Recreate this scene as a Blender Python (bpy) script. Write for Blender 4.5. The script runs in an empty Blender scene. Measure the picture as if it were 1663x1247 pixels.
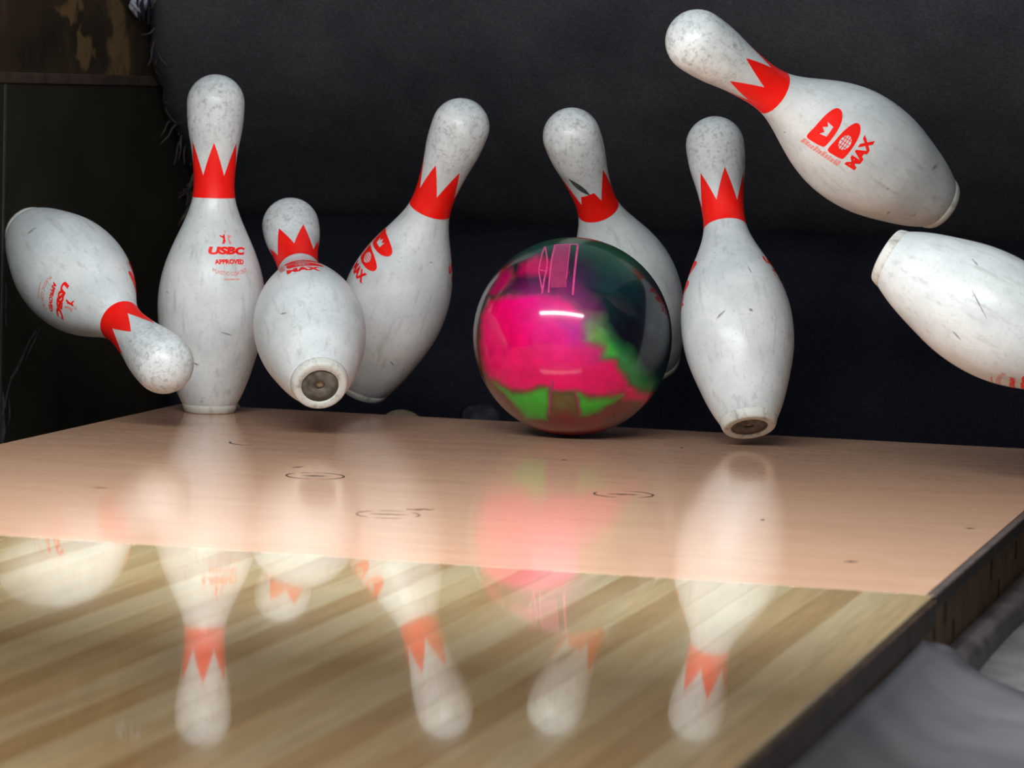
import bpy, bmesh, math, random
import numpy as np
from mathutils import Vector, Matrix

random.seed(11)
scene = bpy.context.scene
MM = 0.001

# ------------------------------------------------------------------ camera
YAW, PITCH, ROLL = 0.26161, 0.08267, 0.02822
CAM = Vector((915.18, -2996.42, 377.45))          # millimetres
FPX = 5838.46                                      # focal length in pixels of a 1663 px wide frame
fwd = Vector((-math.sin(YAW)*math.cos(PITCH), math.cos(YAW)*math.cos(PITCH), -math.sin(PITCH)))
rgt0 = Vector((math.cos(YAW), math.sin(YAW), 0))
up0 = rgt0.cross(fwd)
rgt = math.cos(ROLL)*rgt0 + math.sin(ROLL)*up0
upv = -math.sin(ROLL)*rgt0 + math.cos(ROLL)*up0
cd = bpy.data.cameras.new('camera')
cam = bpy.data.objects.new('camera', cd)
scene.collection.objects.link(cam)
m = Matrix.Identity(4)
for i in range(3):
    m[i][0] = rgt[i]; m[i][1] = upv[i]; m[i][2] = -fwd[i]; m[i][3] = CAM[i]*MM
cam.matrix_world = m
cd.sensor_fit = 'HORIZONTAL'
cd.sensor_width = 36.0
cd.lens = FPX*36.0/1663.0
cd.clip_start = 0.05
cd.clip_end = 60
cd.dof.use_dof = True
cd.dof.focus_distance = 3.80
cd.dof.aperture_fstop = 12.0
scene.camera = cam

# ------------------------------------------------------------------ world, lights, exposure
world = bpy.data.worlds.new('world')
scene.world = world
world.use_nodes = True
bg = world.node_tree.nodes['Background']
bg.inputs[0].default_value = (0.70, 0.78, 0.88, 1)
bg.inputs[1].default_value = 0.25

def area_light(name, loc, direction, sx, sy, watts, col):
    ld = bpy.data.lights.new(name, 'AREA')
    ld.shape = 'RECTANGLE'
    ld.size = sx
    ld.size_y = sy
    ld.energy = watts
    ld.color = col
    o = bpy.data.objects.new(name, ld)
    scene.collection.objects.link(o)
    o.location = loc
    o.rotation_euler = Vector(direction).to_track_quat('-Z', 'Y').to_euler()
    return o

# the tube that lights the pins, behind the masking panel above the front of the deck
area_light('pin_lamp_light', (-0.03, -0.42, 0.775), (0, 0.40, -0.917), 1.20, 0.10, 17.0, (0.93, 0.995, 1.0))
# lamp added low over the lane to brighten its near end
area_light('lane_fill_light', (0.1, -2.0, 1.65), (0, 0.1, -1), 1.3, 0.5, 25.0, (1.0, 0.87, 0.66))

scene.view_settings.view_transform = 'Standard'
scene.view_settings.look = 'None'
scene.view_settings.gamma = 1
scene.view_settings.use_curve_mapping = False
scene.view_settings.exposure = 0.40

# ------------------------------------------------------------------ helpers
col = scene.collection

def tag(o, label=None, cat=None, group=None, kind=None):
    if label: o['label'] = label
    if cat: o['category'] = cat
    if group: o['group'] = group
    if kind: o['kind'] = kind
    return o

def mesh_from(name, verts, faces, smooth=False):
    me = bpy.data.meshes.new(name)
    me.from_pydata([tuple(c*MM for c in v) for v in verts], [], faces)
    me.update()
    if smooth:
        me.polygons.foreach_set('use_smooth', [True]*len(me.polygons))
    return me

def obj(name, me, mat=None, parent=None):
    o = bpy.data.objects.new(name, me)
    col.objects.link(o)
    if mat is not None:
        if len(me.materials) == 0:
            me.materials.append(mat)
        if me.materials[0] != mat:
            o.material_slots[0].link = 'OBJECT'
            o.material_slots[0].material = mat
    if parent is not None:
        o.parent = parent
    return o

def empty(name, loc=(0, 0, 0)):
    o = bpy.data.objects.new(name, None)
    o.empty_display_size = 0.05
    col.objects.link(o)
    o.location = [c*MM for c in loc]
    return o

def box_mesh(name, x0, x1, y0, y1, z0, z1, bevel=0.0):
    bm = bmesh.new()
    bmesh.ops.create_cube(bm, size=1)
    for v in bm.verts:
        v.co = Vector((x0 + (v.co.x+.5)*(x1-x0), y0 + (v.co.y+.5)*(y1-y0), z0 + (v.co.z+.5)*(z1-z0)))*MM
    if bevel > 0:
        bmesh.ops.bevel(bm, geom=bm.edges[:], offset=bevel*MM, segments=1, affect='EDGES')
    me = bpy.data.meshes.new(name)
    bm.to_mesh(me); bm.free()
    return me

def tube_mesh(name, pts, radii, seg=8):
    P = [Vector(p) for p in pts]
    verts, faces = [], []
    for i, p in enumerate(P):
        t = (P[min(i+1, len(P)-1)] - P[max(i-1, 0)]).normalized()
        a = Vector((0, 0, 1)) if abs(t.z) < .9 else Vector((1, 0, 0))
        e1 = t.cross(a).normalized(); e2 = t.cross(e1)
        r = radii[i] if hasattr(radii, '__len__') else radii
        for k in range(seg):
            w = 2*math.pi*k/seg
            verts.append(p + (e1*math.cos(w) + e2*math.sin(w))*r)
    n = len(P)
    for i in range(n-1):
        for k in range(seg):
            faces.append((i*seg+k, i*seg+(k+1) % seg, (i+1)*seg+(k+1) % seg, (i+1)*seg+k))
    faces.append(tuple(range(seg))[::-1]); faces.append(tuple((n-1)*seg+k for k in range(seg)))
    return mesh_from(name, verts, faces, True)

class Mat:
    """small node-tree builder"""
    def __init__(s, name, base=(.8, .8, .8), rough=.5, spec=.5, coat=0, coat_rough=.05, metallic=0):
        s.m = bpy.data.materials.new(name); s.m.use_nodes = True
        s.t = s.m.node_tree; s.b = s.t.nodes['Principled BSDF']
        s.b.inputs['Base Color'].default_value = (*base, 1)
        s.b.inputs['Roughness'].default_value = rough
        s.b.inputs['Specular IOR Level'].default_value = spec
        s.b.inputs['Coat Weight'].default_value = coat
        s.b.inputs['Coat Roughness'].default_value = coat_rough
        s.b.inputs['Metallic'].default_value = metallic
    def n(s, kind, **kw):
        nd = s.t.nodes.new(kind)
        for k, v in kw.items():
            if k == 'inp':
                for kk, vv in v.items():
                    if hasattr(vv, 'is_output'): s.t.links.new(vv, nd.inputs[kk])
                    else: nd.inputs[kk].default_value = vv
            else: setattr(nd, k, v)
        return nd
    def link(s, a, b): s.t.links.new(a, b)
    def coords(s, scale=(1, 1, 1), kind='Object', offset_random=False, loc=(0, 0, 0)):
        tc = s.n('ShaderNodeTexCoord')
        mp = s.n('ShaderNodeMapping', inp={'Vector': tc.outputs[kind], 'Scale': scale, 'Location': loc})
        if offset_random:
            oi = s.n('ShaderNodeObjectInfo')
            mu = s.n('ShaderNodeMath', operation='MULTIPLY', inp={0: oi.outputs['Random'], 1: 37.0})
            ad = s.n('ShaderNodeVectorMath', operation='ADD', inp={0: mp.outputs[0]})
            s.link(mu.outputs[0], ad.inputs[1])
            return ad.outputs[0]
        return mp.outputs[0]
    def noise(s, vec, scale=5, detail=4, rough=.55, dist=0):
        return s.n('ShaderNodeTexNoise', inp={'Vector': vec, 'Scale': scale, 'Detail': detail, 'Roughness': rough, 'Distortion': dist}).outputs[0]
    def ramp(s, fac, stops):
        r = s.n('ShaderNodeValToRGB', inp={'Fac': fac})
        e = r.color_ramp.elements
        while len(e) < len(stops): e.new(.5)
        for i, (p, c) in enumerate(stops):
            e[i].position = p
            e[i].color = (c, c, c, 1) if not hasattr(c, '__len__') else (*c, 1)
        return r.outputs[0]
    def mix(s, fac, a, b, mode='MIX'):
        nd = s.n('ShaderNodeMix', data_type='RGBA', blend_type=mode)
        for sock, v in ((nd.inputs['Factor'], fac), (nd.inputs[6], a), (nd.inputs[7], b)):
            if hasattr(v, 'is_output'): s.link(v, sock)
            else: sock.default_value = (*v, 1) if hasattr(v, '__len__') else v
        return nd.outputs[2]
    def math(s, op, a, b=0):
        nd = s.n('ShaderNodeMath', operation=op)
        for i, v in enumerate((a, b)):
            if hasattr(v, 'is_output'): s.link(v, nd.inputs[i])
            else: nd.inputs[i].default_value = v
        return nd.outputs[0]
    def color(s, out): s.link(out, s.b.inputs['Base Color'])
    def rough(s, out): s.link(out, s.b.inputs['Roughness'])
    def bump(s, h, strength=.2, dist=.001):
        b = s.n('ShaderNodeBump', inp={'Height': h, 'Strength': strength, 'Distance': dist})
        s.link(b.outputs[0], s.b.inputs['Normal'])

# ------------------------------------------------------------------ materials
def mat_pin():
    k = Mat('pin_white_plastic', rough=.42, spec=.4, coat=.25, coat_rough=.24)
    v = k.coords(offset_random=True)
    big = k.ramp(k.noise(v, 22, 4, .6), [(.35, (.62, .645, .65)), (.62, (.76, .775, .775))])
    speck = k.ramp(k.noise(v, 260, 3, .6), [(.55, 0.0), (.72, 1.0)])
    c = k.mix(k.math('MULTIPLY', speck, .32), big, (.36, .37, .36))
    tz = k.n('ShaderNodeSeparateXYZ', inp={'Vector': k.n('ShaderNodeTexCoord').outputs['Object']}).outputs[2]
    headw = k.ramp(tz, [(.285, 0.0), (.315, 1.0)])
    pep = k.ramp(k.noise(v, 170, 4, .7), [(.50, 0.0), (.70, 1.0)])
    c = k.mix(k.math('MULTIPLY', k.math('MULTIPLY', pep, headw), .72), c, (.26, .27, .27))
    # lengthwise streaks of dirt
    vs = k.coords((120, 120, 14), offset_random=True)
    st = k.ramp(k.noise(vs, 1, 3, .6), [(.56, 0.0), (.72, 1.0)])
    c = k.mix(k.math('MULTIPLY', st, .5), c, (.40, .40, .38))
    # short dark knocks
    vk = k.coords((70, 70, 150), offset_random=True)
    kn = k.ramp(k.noise(vk, 1.0, 2, .5, .4), [(.735, 0.0), (.80, 1.0)])
    c = k.mix(k.math('MULTIPLY', kn, .75), c, (.13, .14, .13))
    k.color(c)
    k.bump(k.noise(v, 90, 3), .06)
    return k.m

def mat_ring():
    k = Mat('pin_base_nylon', rough=.5, spec=.4)
    v = k.coords((90, 90, 40), offset_random=True)
    d = k.ramp(k.noise(v, 1, 4, .7), [(.50, (.66, .65, .60)), (.74, (.27, .26, .22))])
    k.color(d)
    return k.m

def mat_noise(name, a, b, scale=40, rough=.6, spec=.4, bump=0., coat=0, detail=4, lo=.35, hi=.65):
    k = Mat(name, rough=rough, spec=spec, coat=coat)
    v = k.coords()
    n = k.noise(v, scale, detail)
    k.color(k.ramp(n, [(lo, a), (hi, b)]))
    if bump: k.bump(n, bump)
    return k.m

M_PIN = mat_pin()
M_RING = mat_ring()
M_PLUG = mat_noise('pin_base_plug', (.075, .065, .052), (.17, .15, .125), 120, .7, .2)
M_HOLE = mat_noise('pin_base_hole_wood', (.30, .22, .13), (.45, .34, .22), 120, .8, .2)
M_RED = mat_noise('pin_red_print', (.98, .008, .004), (1.0, .016, .010), 60, .45, .25, coat=.1)
M_PINK = mat_noise('pin_worn_print', (.80, .20, .18), (.90, .42, .38), 500, .45, .4)
M_SCUFF = mat_noise('black_scuff', (.03, .03, .03), (.10, .10, .10), 300, .6, .3)
M_KNOCK = mat_noise('grey_knock_mark', (.20, .205, .20), (.46, .465, .46), 400, .6, .3)
M_DIRTY = mat_noise('old_pin_plastic', (.30, .22, .12), (.46, .36, .22), 60, .5, .4)

def mat_deck():
    k = Mat('deck_laminate', rough=.20, spec=.5)
    v = k.coords((3, 14, 1))
    base = k.ramp(k.noise(v, 2.2, 5, .6), [(.3, (.60, .350, .232)), (.7, (.68, .410, .280))])
    vg = k.coords((60, 480, 60))
    gr = k.ramp(k.noise(vg, 1, 3, .6), [(.35, .92), (.65, 1.03)])
    c = k.mix(1.0, base, gr, 'MULTIPLY')
    k.color(c)
    vr = k.coords((4, 10, 1))
    k.rough(k.ramp(k.noise(vr, 3, 4, .6), [(.35, .095), (.7, .135)]))
    k.bump(k.noise(k.coords((14, 20, 1)), 1, 2), .006, .002)
    return k.m
M_DECK = mat_deck()

def mat_plank(name, a, b, dark):
    k = Mat(name, rough=.10, spec=.5, coat=1.0, coat_rough=.032)
    k.b.inputs['Coat IOR'].default_value = 1.52
    v = k.coords((30, 1.6, 30), offset_random=True)
    n = k.noise(v, 1.6, 6, .62, .5)
    c = k.ramp(n, [(.28, dark), (.45, a), (.72, b)])
    vf = k.coords((500, 9, 500), offset_random=True)
    f = k.ramp(k.noise(vf, 1, 2, .6), [(.4, .86), (.65, 1.05)])
    k.color(k.mix(1.0, c, f, 'MULTIPLY'))
    vr = k.coords((9, 4, 1), offset_random=True)
    k.rough(k.ramp(k.noise(vr, 2, 3, .6), [(.3, .055), (.75, .095)]))
    return k.m
M_PLANK = [mat_plank('maple_board_cream', (.73, .54, .29), (.80, .62, .36), (.63, .44, .22)),
           mat_plank('maple_board_honey', (.69, .49, .25), (.76, .56, .31), (.57, .38, .18)),
           mat_plank('maple_board_brown', (.61, .41, .20), (.69, .49, .26), (.50, .32, .145)),
           mat_plank('maple_board_pale', (.77, .60, .36), (.83, .67, .42), (.67, .49, .27))]
M_LANEBED = mat_noise('lane_bed', (.05, .03, .02), (.09, .06, .035), 20, .7)
M_SIDE = mat_noise('dark_lane_side_wood', (.11, .052, .024), (.20, .105, .052), 30, .6, .3, .2)
M_STRIP = mat_noise('deck_edge_strip', (.038, .028, .026), (.075, .055, .050), 60, .55, .3)
M_MOULD = mat_noise('dark_brown_moulding', (.040, .022, .016), (.085, .050, .036), 40, .55, .3)
M_CRACK = mat_noise('dark_crack', (.008, .006, .005), (.012, .01, .008), 60, .9, .1)
M_INK = mat_noise('spot_ink', (.015, .012, .010), (.05, .035, .025), 300, .6, .2)
M_INK2 = mat_noise('spot_ink_worn', (.10, .05, .03), (.28, .15, .09), 300, .5, .3)
M_GUT = mat_noise('grey_gutter_plastic', (.085, .090, .108), (.145, .142, .162), 9, .42, .45, .05)
M_GFLOOR = mat_noise('worn_grey_gutter_floor', (.075, .078, .078), (.15, .15, .146), 14, .6, .35, .1)
M_RAIL = mat_noise('dark_rubber_rail', (.06, .055, .058), (.14, .125, .125), 25, .38, .4, .1)

def mat_fabric(name, a, b, sc=1):
    k = Mat(name, rough=1.0, spec=.04)
    v = k.coords((1, 1, 1))
    n1 = k.noise(v, 6*sc, 5, .6)
    c = k.ramp(n1, [(.3, a), (.7, b)])
    vw = k.coords((260, 260, 700))
    w = k.noise(vw, 1, 3, .6)
    k.color(k.mix(1.0, c, k.ramp(w, [(.3, .65), (.7, 1.25)]), 'MULTIPLY'))
    k.b.inputs['Sheen Weight'].default_value = .0
    k.b.inputs['Sheen Roughness'].default_value = .6
    k.bump(k.math('ADD', w, k.noise(v, 18, 4)), .35, .003)
    return k.m
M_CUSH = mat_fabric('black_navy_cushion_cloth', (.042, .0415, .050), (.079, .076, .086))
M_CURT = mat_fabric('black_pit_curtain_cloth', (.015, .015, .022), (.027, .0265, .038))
M_PIT = mat_noise('pit_belt_black', (.006, .006, .006), (.012, .012, .012), 20, .9, .1)
M_THREAD = mat_noise('frayed_thread', (.05, .042, .034), (.12, .10, .082), 50, .9, .1)
M_LILAC = mat_noise('lilac_lint', (.30, .29, .36), (.50, .48, .58), 60, .9, .1, .3)
M_FLAP = mat_noise('charcoal_cloth_flap', (.03, .03, .036), (.06, .06, .068), 60, .9, .1, .4)

def mat_wall_low():
    k = Mat('olive_black_kickback', rough=.65, spec=.3)
    v = k.coords()
    c = k.ramp(k.noise(v, 5, 5, .6), [(.3, (.018, .015, .009)), (.7, (.040, .034, .018))])
    vs = k.coords((1, 120, 9))
    s = k.ramp(k.noise(vs, 1, 4, .65), [(.66, 0.0), (.82, 1.0)])
    k.color(k.mix(k.math('MULTIPLY', s, .22), c, (.12, .12, .12)))
    k.bump(k.noise(v, 40, 4), .15)
    return k.m
M_WLOW = mat_wall_low()

def mat_wall_top():
    k = Mat('rusty_brown_kickback_board', rough=.7, spec=.25)
    v = k.coords()
    c = k.ramp(k.noise(v, 9, 5, .65), [(.30, (.022, .013, .008)), (.55, (.050, .030, .017)), (.78, (.11, .062, .030))])
    tc = k.n('ShaderNodeTexCoord').outputs['Object']
    wn = k.n('ShaderNodeTexNoise', inp={'Vector': tc, 'Scale': 28.0, 'Detail': 4.0})
    off = k.n('ShaderNodeVectorMath', operation='SCALE', inp={0: wn.outputs['Color'], 'Scale': .11})
    vv = k.n('ShaderNodeVectorMath', operation='ADD', inp={0: tc, 1: off.outputs[0]}).outputs[0]
    m_ = None
    # patches where the paint has come off
    for (y, z, ry, rz) in ((1.176, .404, .030, .026), (1.290, .405, .050, .038), (1.130, .462, .055, .018), (1.285, .450, .03, .03)):
        d = k.n('ShaderNodeVectorMath', operation='SUBTRACT', inp={0: vv, 1: (-.762+.055, y+.055, z+.055)}).outputs[0]
        d = k.n('ShaderNodeVectorMath', operation='MULTIPLY', inp={0: d, 1: (0, 1/ry, 1/rz)}).outputs[0]
        ln = k.n('ShaderNodeVectorMath', operation='LENGTH', inp={0: d}).outputs['Value']
        f = k.ramp(ln, [(.55, 1.0), (1.0, 0.0)])
        m_ = f if m_ is None else k.math('MAXIMUM', m_, f)
    c = k.mix(k.math('MULTIPLY', m_, .85), c, (.20, .12, .046))
    k.color(c)
    k.bump(k.noise(v, 60, 4), .25)
    return k.m
M_WTOP = mat_wall_top()
M_TRIM = mat_noise('brown_seam_trim', (.045, .025, .018), (.085, .052, .036), 30, .7)
M_SEAM = mat_noise('grey_seam', (.035, .034, .031), (.06, .058, .052), 60, .7)
M_SCRAPE = mat_noise('grey_scrape', (.05, .052, .055), (.15, .15, .16), 120, .8, .2)
M_METAL = mat_noise('painted_grey_metal', (.18, .18, .18), (.24, .24, .24), 20, .5)

# ------------------------------------------------------------------ structure: lane and deck
HW = 527.0
Y_FRONT, Y_BACK, Y_NEAR = -287.0, 910.0, -3400.0

lane = obj('floor', box_mesh('lane_bed', -HW+2, HW-2, Y_NEAR, Y_FRONT-1, -58, -9), M_LANEBED)
tag(lane, 'bowling lane of narrow glossy maple boards in front of the pin deck', kind='structure')
NB = 39
BW = 2*HW/NB
plank_me = box_mesh('plank', -BW/2+.22, BW/2-.22, Y_NEAR, Y_FRONT, -9, 0, .14)
seq = []
last = -1
for i in range(NB):
    c = random.choice([0, 0, 1, 1, 2, 3, 3])
    while c == last: c = random.choice([0, 0, 1, 1, 2, 3, 3])
    last = c; seq.append(c)
for i in range(NB):
    p = obj('plank', plank_me, M_PLANK[seq[i]], lane)
    p.location.x = (-HW + BW*(i+.5))*MM

deck = obj('pin_deck', box_mesh('pin_deck', -HW, HW-6, Y_FRONT, Y_BACK, -50, 0, .2), M_DECK)
tag(deck, 'glossy tan pin deck at the end of the lane', kind='structure')
obj('edge_strip', box_mesh('edge_strip', HW-5.8, HW+2, Y_FRONT, Y_BACK, -12, -.2, .8), M_STRIP, deck)

# pin spots: thin inked rings with a tick in the middle
def ring_arcs(name, cx, cy, r, arcs, w=1.0, z=.25):
    verts, faces = [], []
    for a0, a1 in arcs:
        n = max(4, int(abs(a1-a0)/7))
        for i in range(n+1):
            a = math.radians(a0 + (a1-a0)*i/n)
            t = min(i, n-i)/n*2
            ww = w*(.35 + .65*min(1, t*2.2))
            s = len(verts)
            for rr_ in (r-ww, r+ww):
                verts.append((cx + rr_*math.cos(a), cy + rr_*math.sin(a), z))
            if i: faces.append((s-2, s-1, s+1, s))
    return mesh_from(name, verts, faces)
def dash(name, cx, cy, L, w, ang=0, z=.3, wob=.3):
    n = 8; verts, faces = [], []
    ca, sa = math.cos(math.radians(ang)), math.sin(math.radians(ang))
    for i in range(n+1):
        t = i/n; x = (t-.5)*L; h = w*math.sin(math.pi*min(max(t, .04), .96))*(1+wob*math.sin(i*2.3))
        y0 = math.sin(i*1.7)*w*wob
        for s in (-1, 1):
            u, v = x, y0 + s*h
            verts.append((cx + u*ca - v*sa, cy + u*sa + v*ca, z))
        if i: faces.append((2*i-2, 2*i, 2*i+1, 2*i-1))
    return mesh_from(name, verts, faces)
A12 = 304.8; HR = A12*math.sqrt(3)/2
R0 = 27.6
lx = 15.0   # direction of the camera's right, degrees
for (cx, cy, arcs, tick, mats) in (
    (2.9, 2.5, [(-30, 45), (60, 110), (118, 175), (180, 235), (245, 300)], (34, 2.2), M_INK2),
    (-150, 263, [(-75, 95), (105, 125), (135, 265)], (26, 2.2), M_INK),
    (154.5, 259, [(-62, 95), (150, 258)], (30, 2.4), M_INK),
    (-302, 529, [(165, 262)], None, M_INK)):
    s = obj('pin_spot', ring_arcs('pin_spot', cx, cy, R0, [(a+lx, b+lx) for a, b in arcs]), mats, deck)
    if tick:
        obj('centre_mark', dash('centre_mark', cx, cy, tick[0], tick[1], lx), mats, s)
for (cx, cy, L, w, a, mt) in ((435, -122, 13, 3.2, 40, M_INK), (494, 153, 10, 3.0, 15, M_INK), (-294, 70, 14, 2.5, 25, M_INK2), (28, 532, 5, 3, 60, M_INK),
                          (18, 52, 26, 5, 30, M_INK2), (109, 720, 4, 3, 0, M_INK), (313, 126, 4, 4, 0, M_INK2), (-190, 330, 16, 3, 70, M_INK2)):
    obj('scratch', dash('scratch', cx, cy, L, w, a, .22, .5), mt, deck)

# the side of the lane on the right, with its cracks
side = obj('lane_side', box_mesh('lane_side', HW-9.2, HW-.2, Y_NEAR, Y_BACK, -110, -12.2, .3), M_SIDE)
tag(side, 'dark brown wooden side of the lane above the gutter rail', kind='structure')
obj('edge_moulding', box_mesh('edge_moulding', HW-.1, HW+3, Y_NEAR, Y_FRONT-2, -24, -3.5, 1.0), M_MOULD, side)
for (y, z0, z1) in ((50, -31, -12), (106, -53, -37), (-222, -30, -14), (-172, -48, -35), (-277, -40, -25), (220, -34, -16), (300, -50, -36), (-395, -32, -18)):
    obj('crack', box_mesh('crack', HW-.4, HW+.35, y-1.6, y+1.6, z0, z1), M_CRACK, side)
lside = obj('lane_side', box_mesh('lane_side', -HW, -HW+8, Y_NEAR, Y_BACK, -110, -51, .3), M_SIDE)
tag(lside, 'dark brown wooden side of the lane next to the left gutter', kind='structure')
tail = obj('tail_board', box_mesh('tail_board', -HW, HW, Y_BACK-22, Y_BACK, -190, -50.5), M_SIDE)
tag(tail, 'dark board closing the back of the pin deck above the pit', kind='structure')

# gutters
def extrude_profile(name, prof, y0, y1, thick=0, ny=2, fn=None):
    verts, faces = [], []
    n = len(prof)
    for j in range(ny+1):
        for i, (x, z) in enumerate(prof):
            y = y0 + (y1-y0)*j/ny
            if fn: x, y, z = fn(i/(n-1), j/ny, x, y, z)
            verts.append((x, y, z))
    for j in range(ny):
        for i in range(n-1):
            faces.append((j*n+i, j*n+i+1, (j+1)*n+i+1, (j+1)*n+i))
    me = mesh_from(name, verts, faces, True)
    if thick:
        bm = bmesh.new(); bm.from_mesh(me)
        bmesh.ops.solidify(bm, geom=bm.faces[:], thickness=thick*MM)
        bm.to_mesh(me); bm.free()
    return me
gfl = obj('gutter_floor', box_mesh('gutter_floor', HW, 762, -290, 1700, -84, -73), M_GFLOOR)
tag(gfl, 'flat worn grey gutter floor beside the pin deck', kind='structure')
for (x, y, L, a) in ((600, -140, 26, 60), (640, -60, 40, 75), (590, 10, 20, 30)):
    obj('scrape', dash('scrape', x, y, L, 2.2, a, -72.8, .5), M_RAIL, gfl)
# rounded rail between lane side and gutter floor
rp = []
for i in range(13):
    a = math.radians(100 - i*100/12)
    rp.append((HW + 1 + 7 + 13*math.cos(a)*1.0, -66 + 13*math.sin(a)))
rp = [(HW-.5, -53)] + rp + [(HW+22, -74)]
rail = obj('gutter_rail', extrude_profile('gutter_rail', rp, -318, 1500, 0, 40,
           lambda s, t, x, y, z: (x + .8*math.sin(t*31)*s, y, z + .9*math.sin(t*23+s))), M_RAIL)
tag(rail, 'rounded dark rubber rail along the foot of the lane side', kind='structure')
gp = []
for i in range(25):
    s = i/24
    x = HW + 3 + s*232
    zc = -70 + 44*abs(2*s-1)**2.6
    gp.append((x, zc))
rng = random.Random(4)
jag = [rng.uniform(-5, 5) for _ in range(25)]
jag[0] = -55; jag[1] = -8; jag[2] = 8
gut = obj('gutter', extrude_profile('gutter', gp, Y_NEAR, -300, 3, 60,
          lambda s, t, x, y, z: (x, y + (jag[round(s*24)] - 22*s if t == 1 else 0), z + (1.5*math.sin(t*40+s*4) if t > .9 else 0))), M_GUT)
tag(gut, 'rounded grey gutter channel beside the lane with a ragged end', kind='structure')
gl = obj('gutter', extrude_profile('gutter', [(-x, z-62) for x, z in gp][::-1], Y_NEAR, Y_BACK+200, 3, 4), M_GFLOOR)
tag(gl, 'grey gutter hidden behind the left edge of the lane', kind='structure')
div = obj('floor', box_mesh('division_floor', 766, 1500, Y_NEAR, -420, -120, -32), M_GFLOOR)
tag(div, 'grey division floor to the right of the gutter', kind='structure')

# pit and walls
pit = obj('pit_floor', box_mesh('pit_floor', -790, 790, Y_BACK, 1900, -210, -190), M_PIT)
tag(pit, 'black belt at the bottom of the pit', kind='structure')
wl = obj('wall_left', box_mesh('wall_left', -790, -762.5, -420, 1900, -190, 371), M_WLOW)
tag(wl, 'dark olive kickback panel along the left gutter', kind='structure')
obj('upper_board', box_mesh('upper_board', -790, -761.5, -420, 1900, 371.5, 1000), M_WTOP, wl)
obj('seam_trim', box_mesh('seam_trim', -764, -759.5, -420, 1900, 364, 377, 1), M_TRIM, wl)
obj('vertical_seam', box_mesh('vertical_seam', -763, -761.0, 931, 936, -180, 363), M_SEAM, wl)
def strip_on_wall(name, pts, w, mat):
    verts, faces = [], []
    for i, (y, z) in enumerate(pts):
        ww = w*(.4 + .6*math.sin(math.pi*i/(len(pts)-1)))*(1+.4*math.sin(i*3.1))
        dy, dz = (pts[min(i+1, len(pts)-1)][0]-pts[max(i-1, 0)][0], pts[min(i+1, len(pts)-1)][1]-pts[max(i-1, 0)][1])
        L = math.hypot(dy, dz); ny, nz = -dz/L, dy/L
        verts += [(-761.9, y+ny*ww, z+nz*ww), (-761.9, y-ny*ww, z-nz*ww)]
        if i: faces.append((2*i-2, 2*i, 2*i+1, 2*i-1))
    o = obj(name, mesh_from(name, verts, faces), mat, wl)
    return o
strip_on_wall('scrape', [(944, 130), (946, 112), (944, 95), (947, 78)], 2.2, M_SCRAPE)
strip_on_wall('scrape', [(1040, 68), (1018, 55), (1000, 40), (985, 26), (964, 14), (950, -8), (948, -20)], 3.2, M_SCRAPE)
strip_on_wall('scrape', [(1052, 70), (1030, 52), (1012, 38), (1005, 30)], 1.6, M_SCRAPE)
strip_on_wall('scrape', [(958, -8), (961, -20), (962, -32), (958, -42)], 2.4, M_SCRAPE)
strip_on_wall('scrape', [(938, 0), (941, -14), (938, -30), (944, -48), (940, -62)], 8, M_SCRAPE)
wr = obj('wall_right', box_mesh('wall_right', 762.5, 790, -250, 1900, -190, 1000), M_WLOW)
tag(wr, 'dark kickback panel on the right, out of the picture', kind='structure')
wb = obj('wall_back', box_mesh('wall_back', -790, 790, 1880, 1900, -190, 1000), M_PIT)
tag(wb, 'black wall behind the pit cushion', kind='structure')
mask = obj('light_cutoff_panel', box_mesh('masking_panel', -800, 800, -482, -460, 628, 1150, 2), M_METAL)  # unseen panel, added so its lower edge cuts the pin lamp's light on the lane
tag(mask, 'unseen masking panel added above the front of the pin deck to cut off the lamp light', kind='structure')
hs = obj('trim_1', extrude_profile('lamp_housing', [(0, 0), (0, 1)], 0, 1), M_METAL)
bpy.data.objects.remove(hs)
hv = []
for x in (-660, 600):
    hv += [(x, -452, 738), (x, -458, 828), (x, -390, 838), (x, -352, 806)]
hs = obj('trim_1', mesh_from('lamp_housing', hv, [(0, 1, 5, 4), (1, 2, 6, 5), (2, 3, 7, 6), (0, 3, 2, 1), (4, 5, 6, 7)]), M_METAL)
tag(hs, 'grey lamp trough behind the masking panel, out of the picture', kind='structure')

# ------------------------------------------------------------------ pit cushion and curtain
def sheet(name, prof, x0, x1, nx, fn, mat, thick=6, parent=None):
    verts, faces = [], []
    n = len(prof)
    for j in range(nx+1):
        s = j/nx
        for i, (y, z) in enumerate(prof):
            x = x0 + (x1-x0)*s
            dx, dy, dz = fn(s, i/(n-1), x, z)
            verts.append((x+dx, y+dy, z+dz))
    for j in range(nx):
        for i in range(n-1):
            faces.append((j*n+i, (j+1)*n+i, (j+1)*n+i+1, j*n+i+1))
    me = mesh_from(name, verts, faces, True)
    bm = bmesh.new(); bm.from_mesh(me)
    bmesh.ops.solidify(bm, geom=bm.faces[:], thickness=thick*MM)
    bm.to_mesh(me); bm.free()
    me.polygons.foreach_set('use_smooth', [True]*len(me.polygons))
    return obj(name, me, mat, parent)

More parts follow.
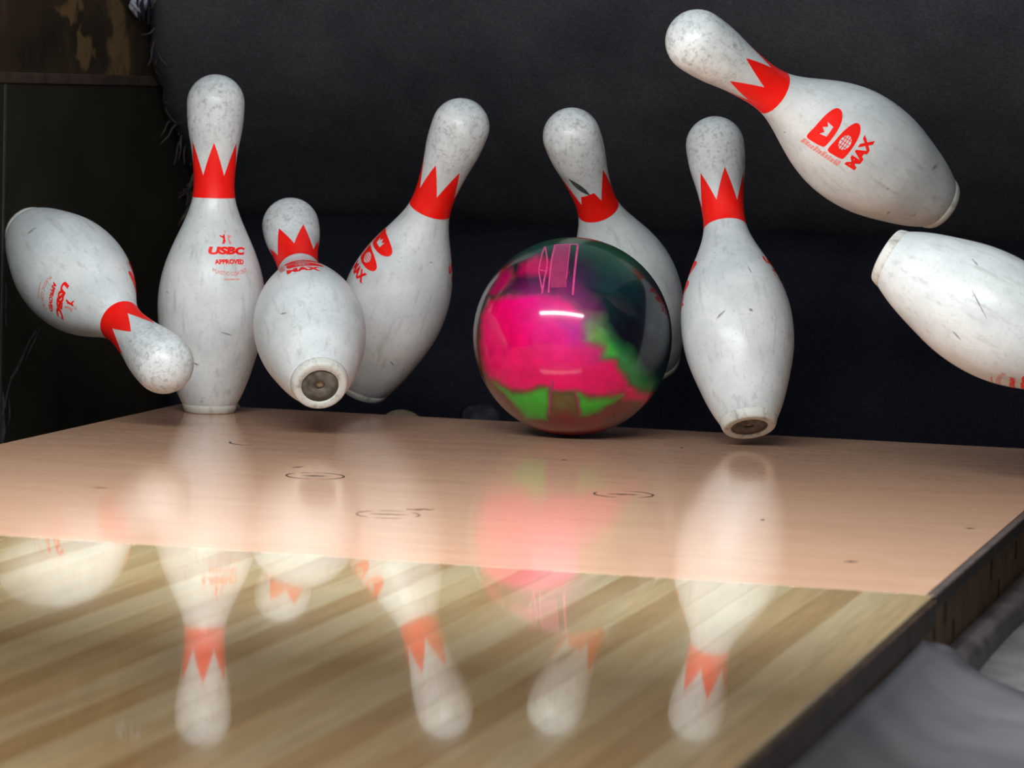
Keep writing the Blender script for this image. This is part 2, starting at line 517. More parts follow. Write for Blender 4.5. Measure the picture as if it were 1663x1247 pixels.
def smooth_prof(pts, n):
    out = []
    m_ = len(pts)
    for k in range(n):
        t = k/(n-1)*(m_-1); i = min(int(t), m_-2); f = t-i
        p = [pts[max(0, min(m_-1, i+d))] for d in (-1, 0, 1, 2)]
        q = []
        for c in range(2):
            a, b, c_, d = (p[j][c] for j in range(4))
            q.append(.5*((2*b)+(-a+c_)*f+(2*a-5*b+4*c_-d)*f*f+(-a+3*b-3*c_+d)*f**3))
        out.append(tuple(q))
    return out
cprof = smooth_prof([(1640, 900), (1500, 790), (1420, 680), (1384, 590), (1374, 515), (1386, 440), (1424, 372), (1486, 308), (1560, 252), (1630, 206), (1690, 186), (1735, 205)], 48)
rngc = random.Random(3)
edge = [rngc.uniform(-3, 3) for _ in range(200)]
def cush(s, t, x, z):
    dx = 0
    if s == 0: dx = edge[int(t*47)] + 4*math.sin(t*60)
    w = 5*math.sin(x*.011+1.2*t) + 3*math.sin(x*.027+9*t) + 4*math.sin(z*.021+x*.004)
    return dx, w, 3*math.sin(x*.009)
cushion = sheet('pit_cushion', cprof, -752, 758, 60, cush, M_CUSH)
tag(cushion, 'large bulging black cloth cushion at the back of the pit with a frayed left edge', 'cushion')
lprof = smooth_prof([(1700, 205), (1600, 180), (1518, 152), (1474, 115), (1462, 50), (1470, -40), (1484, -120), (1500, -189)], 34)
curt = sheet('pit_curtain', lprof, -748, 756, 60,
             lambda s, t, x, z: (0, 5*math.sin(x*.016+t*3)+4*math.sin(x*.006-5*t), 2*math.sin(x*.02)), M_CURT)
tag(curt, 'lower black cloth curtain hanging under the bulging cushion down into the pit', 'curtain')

# frayed threads on the cushion's left edge
def yz_at(prof, z):
    best = min(prof, key=lambda p: abs(p[1]-z) + (1000 if p[0] > 1560 else 0)); return best[0]
rt = random.Random(8)
for i in range(40):
    z = rt.choice([rt.uniform(185, 300), rt.uniform(300, 490), rt.uniform(185, 260)])
    y = yz_at(cprof, z) - 6
    L = rt.uniform(18, 52)
    p = Vector((-752 + rt.uniform(-2, 10), y, z)); d = Vector((rt.uniform(-.25, .25), -rt.uniform(.5, 1), rt.uniform(-.9, .25))).normalized()
    pts = []
    for k in range(7):
        q = p.copy(); q.x = max(q.x, -758.5)
        pts.append(tuple(q)); d = (d + Vector((rt.uniform(-.2, .2), rt.uniform(-.5, .4), -.15 + rt.uniform(-.55, .55)))).normalized(); p = p + d*L/6
    obj('frayed_thread', tube_mesh('frayed_thread', pts, [1.5*(1-.1*k) for k in range(7)], 5), M_THREAD, cushion)

# lilac tuft at the top of the frayed edge
def blob_mesh(name, c, r, seed, amp=.35, sub=3):
    bm = bmesh.new(); bmesh.ops.create_icosphere(bm, subdivisions=sub, radius=1)
    rb = random.Random(seed); ph = [(Vector((rb.uniform(-3, 3), rb.uniform(-3, 3), rb.uniform(-3, 3))), rb.uniform(0, 6)) for _ in range(6)]
    for v in bm.verts:
        n = sum(math.sin(v.co.dot(a)*1.6+b) for a, b in ph)/6
        q = v.co*(1+amp*n*2)
        v.co = Vector((c[0]+q.x*r[0], c[1]+q.y*r[1], c[2]+q.z*r[2]))*MM
    for f in bm.faces: f.smooth = True
    me = bpy.data.meshes.new(name); bm.to_mesh(me); bm.free(); return me
tuft = empty('lint_tuft', (-748, 1338, 468))
tag(tuft, 'small pale lilac tuft of lint caught at the top of the frayed cushion edge', 'lint')
for i, (dy, dz, ry, rz) in enumerate(((-22, -2, 14, 11), (4, 4, 13, 13), (26, 9, 10, 9))):
    o = obj('fluff', blob_mesh('fluff', (0, dy, dz), (6, ry, rz), 30+i, .5), M_LILAC, tuft)
for i in range(7):
    p = Vector((7, rt.uniform(-35, 35), rt.uniform(8, 20))); pts = []
    for k in range(6):
        pts.append(tuple(p)); p = p + Vector((rt.uniform(-1, 1), rt.uniform(-5, 5), -7))
    obj('thread', tube_mesh('thread', pts, 1.6, 5), M_CURT, tuft)

flap = obj('cloth_flap', blob_mesh('cloth_flap', (-236, 1160, -44), (30, 26, 40), 5, .12), M_FLAP)
tag(flap, 'dark charcoal crumpled cloth flap in the pit left of the ball', 'cloth')
flap2 = obj('cloth_flap', blob_mesh('cloth_flap', (-262, 1235, -52), (24, 24, 40), 9, .25), M_CURT)
tag(flap2, 'black crumpled cloth lump in the pit beside the half hidden old pin', 'cloth')

# ------------------------------------------------------------------ bowling pins
IN = 25.4
PROF = [(0, 2.031), (0.75, 2.828), (2.25, 3.906), (3.375, 4.510), (4.5, 4.766), (5.875, 4.563), (7.25, 3.703), (8.625, 2.472), (9.375, 1.965), (10, 1.797), (10.875, 1.870), (11.75, 2.094), (12.625, 2.406), (13.5, 2.547)]
zk = np.array([p[0]*IN for p in PROF]); rk = np.array([p[1]*IN/2 for p in PROF])
def spline_fn(x, y):
    n = len(x); h = np.diff(x); A = np.zeros((n, n)); b = np.zeros(n); A[0, 0] = A[-1, -1] = 1
    for i in range(1, n-1):
        A[i, i-1] = h[i-1]; A[i, i] = 2*(h[i-1]+h[i]); A[i, i+1] = h[i]; b[i] = 3*((y[i+1]-y[i])/h[i]-(y[i]-y[i-1])/h[i-1])
    c = np.linalg.solve(A, b); bb = np.diff(y)/h-h*(2*c[:-1]+c[1:])/3; d = np.diff(c)/(3*h)
    def f(xs):
        i = int(min(max(np.searchsorted(x, xs)-1, 0), n-2)); t = xs-x[i]
        return float(y[i]+bb[i]*t+c[i]*t*t+d[i]*t**3)
    return f
_sp = spline_fn(zk, rk)
HEADR, HEADC = 32.33, 381-32.33
def pin_r(z):
    if z <= 340: return _sp(z)
    if z <= HEADC: return _sp(340) + (HEADR-_sp(340))*(z-340)/(HEADC-340)
    return math.sqrt(max(0, HEADR**2-(z-HEADC)**2))

def lathe(name, prof, seg=72, cap0=True, cap1=False):
    verts, faces = [], []
    n = len(prof)
    for (r, z) in prof:
        for k in range(seg):
            a = 2*math.pi*k/seg
            verts.append((r*math.cos(a), r*math.sin(a), z))
    for i in range(n-1):
        for k in range(seg):
            faces.append((i*seg+k, i*seg+(k+1) % seg, (i+1)*seg+(k+1) % seg, (i+1)*seg+k))
    if cap0: faces.append(tuple(range(seg))[::-1])
    if cap1: faces.append(tuple((n-1)*seg+k for k in range(seg)))
    return mesh_from(name, verts, faces, True)

ZR = 10.0
bp = [(pin_r(ZR)-3, ZR-.5), (pin_r(ZR)-.3, ZR-.2), (pin_r(ZR), ZR+.3)]
z = ZR+2
while z < HEADC:
    bp.append((pin_r(z), z)); z += 5.0
for i in range(13):
    a = math.radians(i*90/12)
    bp.append((max(HEADR*math.cos(a), .05), HEADC+HEADR*math.sin(a)))
body_me = lathe('body', bp, 80, True, True)
r10 = pin_r(ZR)
ring_me = lathe('base_ring', [(19.6, 2.0), (19.8, .6), (20.4, 0), (26.2, 0), (27.6, .5), (28.6, 1.7), (r10-1.3, 5.2), (r10-.25, ZR-.6), (r10-.6, ZR), (r10-4, ZR)], 80, False)
plug_me = lathe('base_plug', [(4.6, 3.5), (5.2, 1.9), (10, 1.6), (12.5, 1.9), (19.7, 1.7), (19.7, 6)], 56, False)
hole_me = lathe('plug_hole', [(.05, 4.6), (5.0, 4.2), (5.0, 6)], 32, True)

def wrap_mesh(name, bm, phi0, off=.28, maxlen=2.6):
    """bend a flat (u, v) print in mm round the pin; u = arc length, v = height"""
    bmesh.ops.triangulate(bm, faces=bm.faces[:])
    for _ in range(5):
        es = [e for e in bm.edges if e.calc_length() > maxlen]
        if not es: break
        bmesh.ops.subdivide_edges(bm, edges=es, cuts=1)
        bmesh.ops.triangulate(bm, faces=[f for f in bm.faces if len(f.verts) > 3])
    for v in bm.verts:
        u, h = v.co.x, v.co.y
        r = pin_r(h); a = phi0 + u/r
        sl = (pin_r(h+.5)-pin_r(h-.5)); ln = math.hypot(1, sl)
        v.co = Vector(((r+off/ln)*math.sin(a), -(r+off/ln)*math.cos(a), h-off*sl/ln))*MM
    bmesh.ops.recalc_face_normals(bm, faces=bm.faces[:])
    me = bpy.data.meshes.new(name); bm.to_mesh(me); bm.free()
    me.polygons.foreach_set('use_smooth', [True]*len(me.polygons))
    return me

def crown_mesh(name, short=None):
    ZB, ZV, ZT = 243.0, 268.0, 305.0
    N = 240; NV = 14
    verts, faces = [], []
    for i in range(N+1):
        deg = i*360/N - 180
        ph = ((deg + 30) % 60) - 30          # -30..30, tip at 0
        top = ZT - (ZT-ZV)*abs(ph)/30
        if short is not None and abs(((deg-short+180) % 360)-180) < 30:
            top = min(top, 282 + .06*((deg-short)))
        a = math.radians(deg)
        for j in range(NV+1):
            h = ZB + (top-ZB)*j/NV
            r = pin_r(h)+.25
            verts.append((r*math.sin(a), -r*math.cos(a), h))
    for i in range(N):
        for j in range(NV):
            s = i*(NV+1)+j
            faces.append((s, s+NV+1, s+NV+2, s+1))
    return mesh_from(name, verts, faces, True)
crown_me = crown_mesh('neck_crown')
crown_short_me = crown_mesh('neck_crown', 0)

# --- flat prints (mm)
def poly_curve(splines):
    c = bpy.data.curves.new('tmp', 'CURVE'); c.dimensions = '2D'; c.fill_mode = 'BOTH'
    for pts in splines:
        s = c.splines.new('POLY'); s.points.add(len(pts)-1); s.use_cyclic_u = True
        for p, (x, y) in zip(s.points, pts): p.co = (x, y, 0, 1)
    return c
def text_curve(body, size, shear=0, bold=0, width=1.0):
    c = bpy.data.curves.new('tmp', 'FONT'); c.body = body; c.size = size; c.shear = shear; c.offset = bold
    c.align_x = 'CENTER'; c.resolution_u = 3
    return c
def curve_to_bm(c, bm, dx=0, dy=0, sx=1, sy=1, bend=None):
    o = bpy.data.objects.new('tmp', c); col.objects.link(o)
    dg = bpy.context.evaluated_depsgraph_get()
    me = bpy.data.meshes.new_from_object(o.evaluated_get(dg))
    xs = [v.co.x for v in me.vertices]; ys = [v.co.y for v in me.vertices]
    t = bmesh.new(); t.from_mesh(me)
    for v in t.verts:
        x, y = v.co.x*sx, v.co.y*sy
        if bend: y += bend(x)
        v.co = (x+dx, y+dy, 0)
    tm = bpy.data.meshes.new('t'); t.to_mesh(tm); t.free()
    bm.from_mesh(tm)
    bpy.data.meshes.remove(tm); bpy.data.meshes.remove(me)
    bpy.data.objects.remove(o); bpy.data.curves.remove(c)
def fit_text(bm, body, cx, y0, w, h, shear=0, bold=0, bend=None):
    c = text_curve(body, 10, shear, bold)
    o = bpy.data.objects.new('tmp', c); col.objects.link(o)
    dg = bpy.context.evaluated_depsgraph_get()
    me = bpy.data.meshes.new_from_object(o.evaluated_get(dg))
    xs = [v.co.x for v in me.vertices]; ys = [v.co.y for v in me.vertices]
    x0, x1, ya, yb = min(xs), max(xs), min(ys), max(ys)
    sx, sy = w/(x1-x0), h/(yb-ya)
    t = bmesh.new(); t.from_mesh(me)
    for v in t.verts:
        x, y = (v.co.x-(x0+x1)/2)*sx, (v.co.y-ya)*sy
        if bend: y += bend(x)
        v.co = (x+cx, y+y0, 0)
    bmesh.ops.remove_doubles(t, verts=t.verts[:], dist=1e-4)
    tm = bpy.data.meshes.new('t'); t.to_mesh(tm); t.free(); bm.from_mesh(tm)
    bpy.data.meshes.remove(tm); bpy.data.meshes.remove(me); bpy.data.objects.remove(o); bpy.data.curves.remove(c)

def leaf(cx, cz, w, h):
    base = [(-1, .95), (-.4, 1.0), (.15, .86), (.6, .52), (.92, .08), (1.0, -.28), (.93, -.6), (.68, -.85), (.3, -.97), (-.3, -1.0), (-.85, -.98), (-1.0, -.85), (-1.06, 0)]
    out = []
    n = len(base)
    for i in range(n):
        for f in (0, .25, .5, .75):
            p = [base[(i+d) % n] for d in (-1, 0, 1, 2)]
            q = []
            for c in range(2):
                a, b, c_, d = (p[j][c] for j in range(4))
                q.append(.5*((2*b)+(-a+c_)*f+(2*a-5*b+4*c_-d)*f*f+(-a+3*b-3*c_+d)*f**3))
            out.append((cx+q[0]*w/2, cz+q[1]*h/2))
    return out
def ellipse(cx, cz, rx, rz, n=24, a0=0, a1=360):
    return [(cx+rx*math.cos(math.radians(a0+(a1-a0)*i/n)), cz+rz*math.sin(math.radians(a0+(a1-a0)*i/n))) for i in range(n)]
def rect(x0, x1, y0, y1): return [(x0, y0), (x1, y0), (x1, y1), (x0, y1)]

def max_emblem(phi):
    """two red leaf shapes, one with a crown, one with a globe, over the word MAX"""
    bm = bmesh.new()
    cx, cz = -4.5, 191.6
    crown = [(cx-6, cz-3.6), (cx+6, cz-3.6), (cx+7.4, cz+3.4), (cx+3.4, cz+.6), (cx+.4, cz+4.8), (cx-3.0, cz+.6), (cx-7.2, cz+3.4)]
    curve_to_bm(poly_curve([leaf(0, 192.5, 43, 19.5), crown]), bm)
    gx, gz = -5.5, 170.2
    h1 = ellipse(gx, gz, 8.2, 5.6, 24)
    curve_to_bm(poly_curve([leaf(-1.5, 170.3, 40, 18), h1]), bm)
    for (x0, x1, zc) in ((-7.2, 7.2, 2.6), (-8.0, 8.0, 0), (-7.2, 7.2, -2.6)):
        curve_to_bm(poly_curve([rect(gx+x0, gx+x1, gz+zc-.35, gz+zc+.35)]), bm)
    for k in (-4.2, 0, 4.2):
        curve_to_bm(poly_curve([rect(gx+k-.35, gx+k+.35, gz-5.2, gz+5.2)]), bm)
    fit_text(bm, 'MAX', -6, 144.8, 37, 12.4, 0, .55)
    return wrap_mesh('emblem_print', bm, phi)
def max_side(phi):
    bm = bmesh.new()
    r_ = random.Random(2)
    zz = 161.0
    while zz < 201:
        h = r_.uniform(1.6, 3.0)
        curve_to_bm(poly_curve([rect(-31, -31+r_.uniform(4, 7.0), zz, zz+h)]), bm)
        zz += h+r_.uniform(.6, 1.2)
    return wrap_mesh('side_print', bm, phi)
def usbc_emblem(phi):
    bm = bmesh.new()
    # figure with raised arms
    curve_to_bm(poly_curve([[(-8, 203.0), (-7.4, 201.2), (-4.2, 199.6), (-4.4, 197.2), (-6.2, 193.4), (-3.6, 193.0), (-2.6, 195.6), (-1.4, 194.6), (-1.9, 198.4), (-1.6, 203.8), (-3.2, 203.2), (-4.2, 201.6)]]), bm)
    fit_text(bm, 'USBC', 0, 181.6, 46, 8.6, .24, .62, lambda x: -.0022*x*x*(1 if x > 0 else .25))
    fit_text(bm, 'APPROVED', .5, 171.2, 35.5, 5.4, 0, .48, lambda x: -.0016*x*x)
    return wrap_mesh('approval_print', bm, phi)
def usbc_figure(phi):
    bm = bmesh.new()
    curve_to_bm(poly_curve([[(1.2, 203), (6.2, 202.4), (6.0, 200.8), (3.6, 200.2), (3.2, 197.6), (4.8, 193.4), (2.6, 193.0), (1.0, 197.2)]]), bm)
    curve_to_bm(poly_curve([ellipse(-1, 206.5, 1.1, 1.6, 10)]), bm)
    return wrap_mesh('faded_figure', bm, phi)
def usbc_faded(phi):
    bm = bmesh.new()
    fit_text(bm, 'PLASTIC COATED', 0, 158.4, 41, 4.6, 0, .18, lambda x: .0095*x*x)
    return wrap_mesh('faded_print', bm, phi)
def usbc_small(phi):
    bm = bmesh.new()
    r_ = random.Random(5); x = -9.0
    while x < 9:
        w = r_.uniform(.8, 1.8); curve_to_bm(poly_curve([rect(x, x+w, 153.6, 155.4)]), bm); x += w+.5
    return wrap_mesh('small_print', bm, phi)
def smear_decal(name, pts_phi_z, w, phi0=0, n=10):
    bm = bmesh.new()
    (p0, z0), (p1, z1) = pts_phi_z
    rmid = pin_r((z0+z1)/2)
    u0, u1 = math.radians(p0)*rmid, math.radians(p1)*rmid
    top, bot = [], []
    du, dz = u1-u0, z1-z0; L = math.hypot(du, dz); nu, nz = -dz/L, du/L
    for i in range(n+1):
        t = i/n; ww = w*math.sin(math.pi*min(max(t, .03), .97))**.8
        top.append((u0+du*t+nu*ww, z0+dz*t+nz*ww)); bot.append((u0+du*t-nu*ww, z0+dz*t-nz*ww))
    curve_to_bm(poly_curve([top+bot[::-1]]), bm)
    return wrap_mesh(name, bm, phi0, .33)

emb_cache = {}
def printed(maker):
    if maker not in emb_cache: emb_cache[maker] = maker(0.0)
    return emb_cache[maker]

def place(o, base, axis, spin=0):
    """stand the pin's frame up: local Z along the axis, local -Y turned towards the lane's front"""
    a = Vector(axis).normalized(); b = Vector(base)
    c = b + a*180; f = CAM - c; f = (f - a*f.dot(a)).normalized()
    x = a.cross(f); y = -f
    M = Matrix.Identity(4)
    for i in range(3):
        M[i][0] = x[i]; M[i][1] = y[i]; M[i][2] = a[i]; M[i][3] = b[i]*MM
    o.matrix_world = M

def bowling_pin(label, base, axis, crown_deg, max_deg, group, short=False, mats=None, prints=True):
    t = empty('bowling_pin')
    tag(t, label, 'bowling pin', group)
    place(t, base, axis)
    bm_, rm_ = mats if mats else (M_PIN, M_RING)
    b = obj('body', body_me, bm_, t); b.rotation_euler.z = math.radians(crown_deg*2.3+40)
    rg = obj('base_ring', ring_me, rm_, t); rg['label'] = 'cream nylon ring round the foot of the pin'
    pl = obj('base_plug', plug_me, M_PLUG, t); pl['label'] = 'dark brown disc under the pin'
    obj('plug_hole', hole_me, M_HOLE, pl)
    cr = obj('neck_crown', crown_short_me if short else crown_me, M_RED, t)
    cr['label'] = 'red pointed crown band printed round the neck'
    cr.rotation_euler.z = math.radians(crown_deg)
    if prints:
        for mk, deg, mt in ((max_emblem, max_deg, M_RED), (max_side, max_deg, M_PINK), (usbc_emblem, max_deg+160, M_RED), (usbc_faded, max_deg+160, M_PINK), (usbc_figure, max_deg+160, M_PINK), (usbc_small, max_deg+160, M_PINK)):
            me = printed(mk)
            e = obj(me.name.split('.')[0], me, mt, t)
            e.rotation_euler.z = math.radians(deg)
    return t

G1 = 'pins knocked about by the ball'
pinA = bowling_pin('upright bowling pin still standing on the far left of the deck', (-463, 830, 0.2), (.004, -.012, 1), -2, -138, G1)
pinB = bowling_pin('bowling pin falling backwards beside the upright pin, showing its round underside', (-261.0, 612.3, 54.9), (-.3783, .8096, .4489), 31, 11, G1)
pinC = bowling_pin('bowling pin leaning right behind the tumbling one, red emblem on its left side', (-327.0, 969.3, 19.9), (.3871, -.2417, .8898), 37, -58, G1)
pinD = bowling_pin('bowling pin leaning left behind the ball with a black scuff above its red crown', (-14.2, 1131.0, 51.9), (-.1665, -.6064, .7775), -14, -170, G1, short=True)
obj('scuff_mark', smear_decal('scuff_mark', ((-46, 311), (-8, 282)), 3.6), M_SCUFF, pinD)['label'] = 'black scuff above the crown'
pinE = bowling_pin('bowling pin tipping backwards right of the ball with its underside just off the deck', (173.4, 758.7, 21.1), (-.235, .4682, .8518), 16, -80, G1)
pinF = bowling_pin('bowling pin flying at the top right, head up to the left, red emblem facing out', (366.2, 782.5, 265.1), (-.6372, -.6141, .4657), -32, 4, G1)
pinG = bowling_pin('bowling pin cut off by the right edge of the picture, base pointing left', (354.8, 498.8, 223.0), (.8915, -.0911, -.4438), 10, -85, G1)
pinH = bowling_pin('upside down bowling pin flying at the far left with its head against the upright pin', (-681.8, 815.6, 199.0), (.7081, -.6039, -.3658), 0, -118, G1)
for (P, a, b_, w) in ((pinA, (10, 96), (24, 92), .9), (pinA, (-22, 60), (-14, 57), .9), (pinE, (-20, 106), (-10, 113), 1.2), (pinE, (14, 112), (18, 109), 1.6), (pinE, (20, 168), (24, 158), .7),
                      (pinG, (-12, 100), (6, 130), .7), (pinG, (-40, 84), (-36, 94), 1.0), (pinG, (32, 104), (36, 116), .9), (pinC, (20, 72), (28, 66), .8), (pinB, (-30, 80), (-22, 76), 1.0), (pinF, (30, 62), (40, 56), 1.6), (pinH, (-8, 90), (4, 86), 2.2)):
    obj('knock_mark', smear_decal('knock_mark', (a, b_), w), M_KNOCK, P)

G2 = 'old pins lying in the pit'
def pit_pin(label, base, axis):
    t = bowling_pin(label, base, axis, 0, 0, G2, mats=(M_DIRTY, M_DIRTY), prints=False)
    return t
h = Vector((-.25, -.3, .45)).normalized()
topc = Vector((-334, 1150, -46))
pit_pin('yellowed old pin sunk in the pit, only its tip above the deck edge', tuple(topc - h*352), tuple(h))
h = Vector((.55, .25, .40)).normalized()
topc = Vector((-555, 1120, -38))
pit_pin('yellowed old pin in the pit, a sliver showing right of the upright pin foot', tuple(topc - h*350), tuple(h))

# ------------------------------------------------------------------ bowling ball
BC = Vector((-29.9, 780.8, 108.2)); BR = 108.0
ball = empty('bowling_ball')
tag(ball, 'glossy swirled pink, green and black bowling ball rolling on the deck', 'bowling ball')
f = (CAM - BC).normalized()
# local -Y faces the lane's front, local X to its right
bx = rgt - f*rgt.dot(f); bx.normalize(); bz = bx.cross(-f)
Mb = Matrix.Identity(4)
for i in range(3):
    Mb[i][0] = bx[i]; Mb[i][1] = -f[i]; Mb[i][2] = bz[i]; Mb[i][3] = BC[i]*MM
ball.matrix_world = Mb

SEG, RNG = 640, 320
th = np.linspace(0, np.pi, RNG+1)[1:-1]; ph = np.linspace(0, 2*np.pi, SEG, endpoint=False)
T, Pp = np.meshgrid(th, ph, indexing='ij')
bv = np.stack([np.sin(T)*np.cos(Pp), np.sin(T)*np.sin(Pp), np.cos(T)], -1).reshape(-1, 3)
bv = np.vstack([bv, [[0, 0, 1], [0, 0, -1]]])
nr = RNG-1
idx = np.arange(nr*SEG).reshape(nr, SEG)
nx_ = np.roll(idx, -1, 1)
quads = np.stack([idx[:-1], idx[1:], nx_[1:], nx_[:-1]], -1).reshape(-1, 4)
top = [(int(nr*SEG), int(idx[0, k]), int(nx_[0, k])) for k in range(SEG)]
bot = [(int(nr*SEG+1), int(nx_[-1, k]), int(idx[-1, k])) for k in range(SEG)]
bme = bpy.data.meshes.new('ball_shell')
bme.from_pydata((bv*BR*MM).tolist(), [], quads.tolist()+top+bot)
bme.polygons.foreach_set('use_smooth', [True]*len(bme.polygons))

def vnoise(p, seed, scale):
    """smooth value noise, vectorised"""
    q = p*scale + seed*17.3
    i = np.floor(q).astype(np.int64); fr = q-i; fr = fr*fr*(3-2*fr)
    def hsh(a, b, c):
        hh = (a*374761393 + b*668265263 + c*2147483647 + seed*974711) & 0x7fffffff
        hh = ((hh ^ (hh >> 13))*1274126177) & 0x7fffffff
        return ((hh ^ (hh >> 16)) & 0xffff)/65535.0
    o = 0
    for dx in (0, 1):
        for dy in (0, 1):
            for dz in (0, 1):
                w = (fr[:, 0] if dx else 1-fr[:, 0])*(fr[:, 1] if dy else 1-fr[:, 1])*(fr[:, 2] if dz else 1-fr[:, 2])
                o = o + w*hsh(i[:, 0]+dx, i[:, 1]+dy, i[:, 2]+dz)
    return o-.5
def fbm(p, seed, scale, oct=4):
    s = 0; a = 1
    for k in range(oct):
        s = s + a*vnoise(p, seed+k, scale*2**k); a *= .5
    return s
X = bv[:, 0].copy(); Y = bv[:, 2].copy()
X = X + .035*fbm(bv, 3, 9); Y = Y + .035*fbm(bv, 9, 9)
def C2(pts): return [((x-640)/583, (631-y)/583) for x, y in pts]
def pdist(poly):
    """signed distance, positive inside"""
    px, py = X, Y; n = len(poly); inside = np.zeros(len(px), bool); d = np.full(len(px), 9.)
    for i in range(n):
        (x0, y0), (x1, y1) = poly[i], poly[(i+1) % n]
        ex, ey = x1-x0, y1-y0; t = np.clip(((px-x0)*ex+(py-y0)*ey)/(ex*ex+ey*ey), 0, 1)
        d = np.minimum(d, np.hypot(px-x0-t*ex, py-y0-t*ey))
        cond = (y0 > py) != (y1 > py)
        xin = x0+(py-y0)*ex/(ey if abs(ey) > 1e-9 else 1e-9)
        inside ^= cond & (px < xin)
    return np.where(inside, d, -d)
def soft(d, w): return np.clip(d/w*.5+.5, 0, 1)[:, None]
def lerp(c, colr, m_): return c*(1-m_)+np.array(colr)*m_
NAVY = (.004, .005, .013); PINK = (.80, .000, .115); MAG = (.66, .012, .33); GREEN = (.05, .42, .03); DKGREEN = (.004, .085, .035)
TEAL = (.003, .022, .030); RUST = (.20, .020, .028); OLIVE = (.11, .055, .025); PURPLE = (.06, .008, .06)
cc = np.tile(np.array(NAVY), (len(bv), 1)).astype(float)
cc = lerp(cc, TEAL, np.clip(fbm(bv, 21, 3)[:, None]*2+.4, 0, 1))
cc = lerp(cc, DKGREEN, soft(pdist(C2([(300, 130), (440, 60), (640, 20), (900, 60), (1090, 180), (1000, 260), (850, 200), (700, 110), (560, 88), (440, 98)])), .16))
cc = lerp(cc, PURPLE, soft(pdist(C2([(640, 240), (700, 250), (720, 330), (690, 400), (640, 420), (600, 330)])), .16)*.8)
cc = lerp(cc, (.50, .001, .085), soft(pdist(C2([(325, 275), (350, 215), (430, 165), (520, 195), (590, 205), (610, 255), (580, 285), (450, 270)])), .04))
cc = lerp(cc, (.42, .002, .08), soft(pdist(C2([(150, 380), (200, 300), (240, 255), (290, 240), (300, 285), (270, 340), (200, 400)])), .03))
cc = lerp(cc, OLIVE, soft(pdist(C2([(290, 250), (305, 290), (275, 345), (262, 335), (285, 290)])), .03)*.7)
# rust and olive belt at the bottom and left rim
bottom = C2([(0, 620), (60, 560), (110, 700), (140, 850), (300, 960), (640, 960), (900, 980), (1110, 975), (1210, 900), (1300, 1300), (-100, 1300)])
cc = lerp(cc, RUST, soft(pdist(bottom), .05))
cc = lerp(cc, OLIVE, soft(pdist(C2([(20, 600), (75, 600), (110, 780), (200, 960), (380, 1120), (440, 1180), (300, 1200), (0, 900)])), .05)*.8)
cc = lerp(cc, (.05, .03, .02), soft(pdist(C2([(850, 1110), (1000, 1040), (1150, 1010), (1130, 1120), (900, 1190)])), .12)*.85)
# green band between pink and black
band = C2([(640, 530), (720, 520), (800, 530), (850, 640), (960, 730), (1040, 850), (1110, 900), (1110, 975), (1010, 960), (930, 860), (880, 770), (800, 740), (690, 690), (660, 620)])
cc = lerp(cc, (.03, .22, .06), soft(pdist(band)+.02, .08))
cc = lerp(cc, GREEN, soft(pdist(C2([(690, 590), (800, 600), (830, 650), (880, 720), (820, 735), (700, 670)])), .07))
pink = C2([(120, 520), (160, 430), (280, 400), (400, 405), (560, 400), (640, 450), (700, 520), (690, 600), (690, 660), (800, 700), (800, 760), (880, 770), (930, 850), (960, 910), (1010, 955), (1110, 970), (1080, 1012), (900, 985), (700, 965), (640, 930), (530, 930), (450, 915), (390, 945), (280, 935), (170, 885), (130, 800), (112, 650)])
cc = lerp(cc, OLIVE, soft(pdist(pink)+.045, .03)*.6)
cc = lerp(cc, PINK, soft(pdist(pink), .035))
cc = lerp(cc, MAG, soft(pdist(C2([(400, 420), (560, 420), (680, 520), (690, 640), (600, 680), (480, 600)])), .30)*.75)
cc = lerp(cc, (.30, .03, .30), soft(pdist(C2([(600, 560), (690, 560), (690, 660), (640, 660)])), .10)*.7)
cc = lerp(cc, (.30, .02, .16), soft(pdist(C2([(720, 720), (800, 700), (800, 760), (740, 780)])), .10)*.7)
# green patches at the bottom
g1 = C2([(180, 890), (300, 960), (400, 955), (450, 930), (500, 930), (500, 1110), (370, 1115), (290, 1010)])
g2 = C2([(665, 950), (740, 985), (850, 980), (930, 965), (860, 1020), (780, 1065), (690, 1085)])
cc = lerp(cc, OLIVE, soft(pdist(g1)+.03, .04)*.8)
cc = lerp(cc, GREEN, soft(pdist(g1)-.012, .03))
cc = lerp(cc, (.12, .12, .03), soft(pdist(C2([(520, 945), (650, 950), (680, 1080), (600, 1060), (520, 1070)])), .05)*.8)
cc = lerp(cc, OLIVE, soft(pdist(g2)+.03, .04)*.8)
cc = lerp(cc, GREEN, soft(pdist(g2)-.008, .03))
at = bme.color_attributes.new('swirl', 'FLOAT_COLOR', 'POINT')
at.data.foreach_set('color', np.hstack([np.clip(cc, 0, 1), np.ones((len(cc), 1))]).astype(np.float32).ravel())
kb = Mat('swirled_ball_resin', rough=.36, spec=.12, coat=.8, coat_rough=.10)
an = kb.n('ShaderNodeAttribute', attribute_name='swirl')
vb = kb.coords()
mott = kb.ramp(kb.noise(vb, 60, 4, .6), [(.3, .82), (.7, 1.12)])
kb.color(kb.mix(1.0, an.outputs['Color'], mott, 'MULTIPLY'))
obj('shell', bme, kb.m, ball)

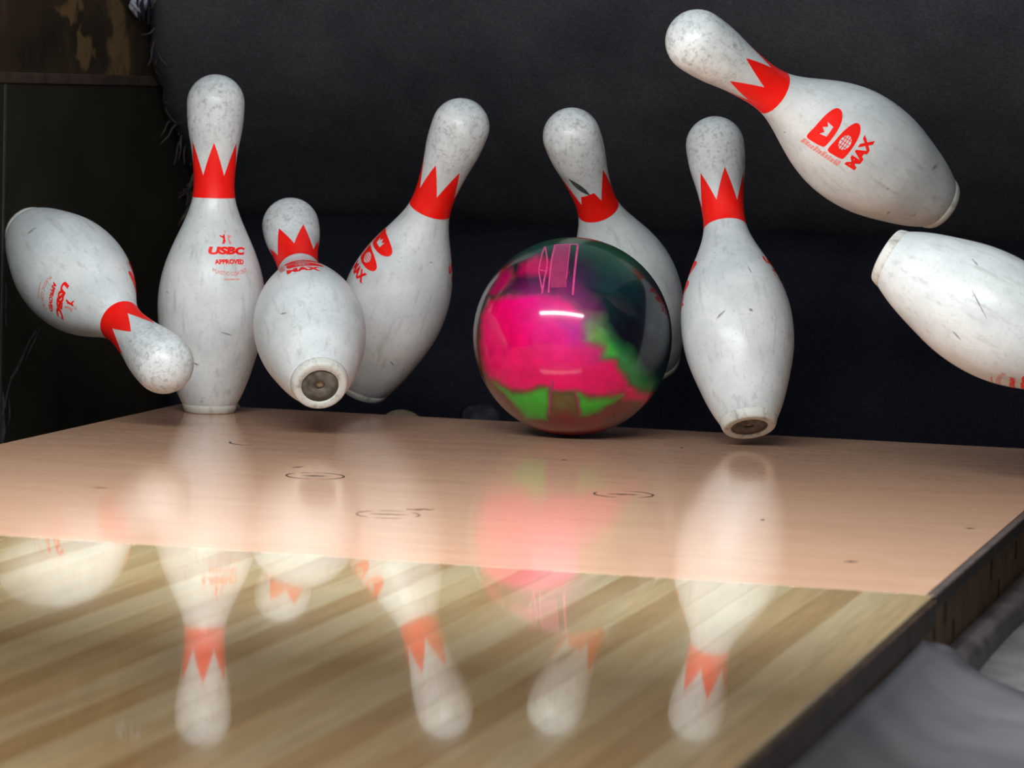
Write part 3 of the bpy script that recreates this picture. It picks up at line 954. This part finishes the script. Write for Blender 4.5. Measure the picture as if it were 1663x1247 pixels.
M_LOGO = mat_noise('ball_pink_print', (.60, .03, .17), (.72, .06, .24), 200, .3, .5, coat=.8)
M_LOGO2 = mat_noise('ball_dull_pink_print', (.30, .012, .09), (.38, .02, .12), 200, .3, .5, coat=.8)
def ball_ribbon(name, pts, w, mat, closed_fill=None):
    bm = bmesh.new()
    if closed_fill:
        c = poly_curve([C2(closed_fill)])
        curve_to_bm(c, bm)
        bmesh.ops.triangulate(bm, faces=bm.faces[:])
        for _ in range(5):
            es = [e for e in bm.edges if e.calc_length() > .03]
            if not es: break
            bmesh.ops.subdivide_edges(bm, edges=es, cuts=1)
            bmesh.ops.triangulate(bm, faces=[f_ for f_ in bm.faces if len(f_.verts) > 3])
    else:
        P = C2(pts); Q = []
        for i in range(len(P)-1):
            for t in range(12): Q.append((P[i][0]+(P[i+1][0]-P[i][0])*t/12, P[i][1]+(P[i+1][1]-P[i][1])*t/12))
        Q.append(P[-1]); prev = None
        for i, q in enumerate(Q):
            a, b = Q[max(0, i-1)], Q[min(len(Q)-1, i+1)]
            L = math.hypot(b[0]-a[0], b[1]-a[1]) or 1; nx, ny = -(b[1]-a[1])/L, (b[0]-a[0])/L
            ww = w/583
            v1 = bm.verts.new((q[0]+nx*ww, q[1]+ny*ww, 0)); v2 = bm.verts.new((q[0]-nx*ww, q[1]-ny*ww, 0))
            if prev: bm.faces.new((prev[0], v1, v2, prev[1]))
            prev = (v1, v2)
    for v in bm.verts:
        x, z_ = v.co.x, v.co.y
        y = -math.sqrt(max(0, 1-x*x-z_*z_))
        v.co = Vector((x, y, z_))*(BR+.14)*MM
    bmesh.ops.recalc_face_normals(bm, faces=bm.faces[:])
    me = bpy.data.meshes.new(name); bm.to_mesh(me); bm.free()
    me.polygons.foreach_set('use_smooth', [True]*len(me.polygons))
    return obj(name, me, mat, ball)
ball_ribbon('logo_print', None, 0, M_LOGO2, [(542, 100), (628, 98), (622, 180), (612, 250), (606, 350), (515, 350), (520, 220), (530, 150)])
for pts, w in (([(482, 108), (466, 150), (452, 220), (447, 250)], 4), ([(482, 108), (492, 160), (496, 200), (492, 260)], 4), ([(447, 252), (470, 380)], 4),
               ([(492, 250), (480, 300), (466, 385)], 5), ([(540, 98), (522, 180), (512, 270), (504, 380)], 5), ([(628, 98), (618, 190), (606, 300)], 3), ([(672, 98), (662, 180), (652, 270), (642, 392)], 6),
               ([(452, 248), (492, 255)], 3), ([(540, 99), (672, 96)], 3)):
    ball_ribbon('logo_stroke', pts, w, M_LOGO)
ball_ribbon('logo_stroke', [(532, 880), (515, 960), (508, 1080)], 5, M_LOGO2)
ball_ribbon('logo_stroke', [(660, 950), (672, 1010), (690, 1085)], 4, M_LOGO2)
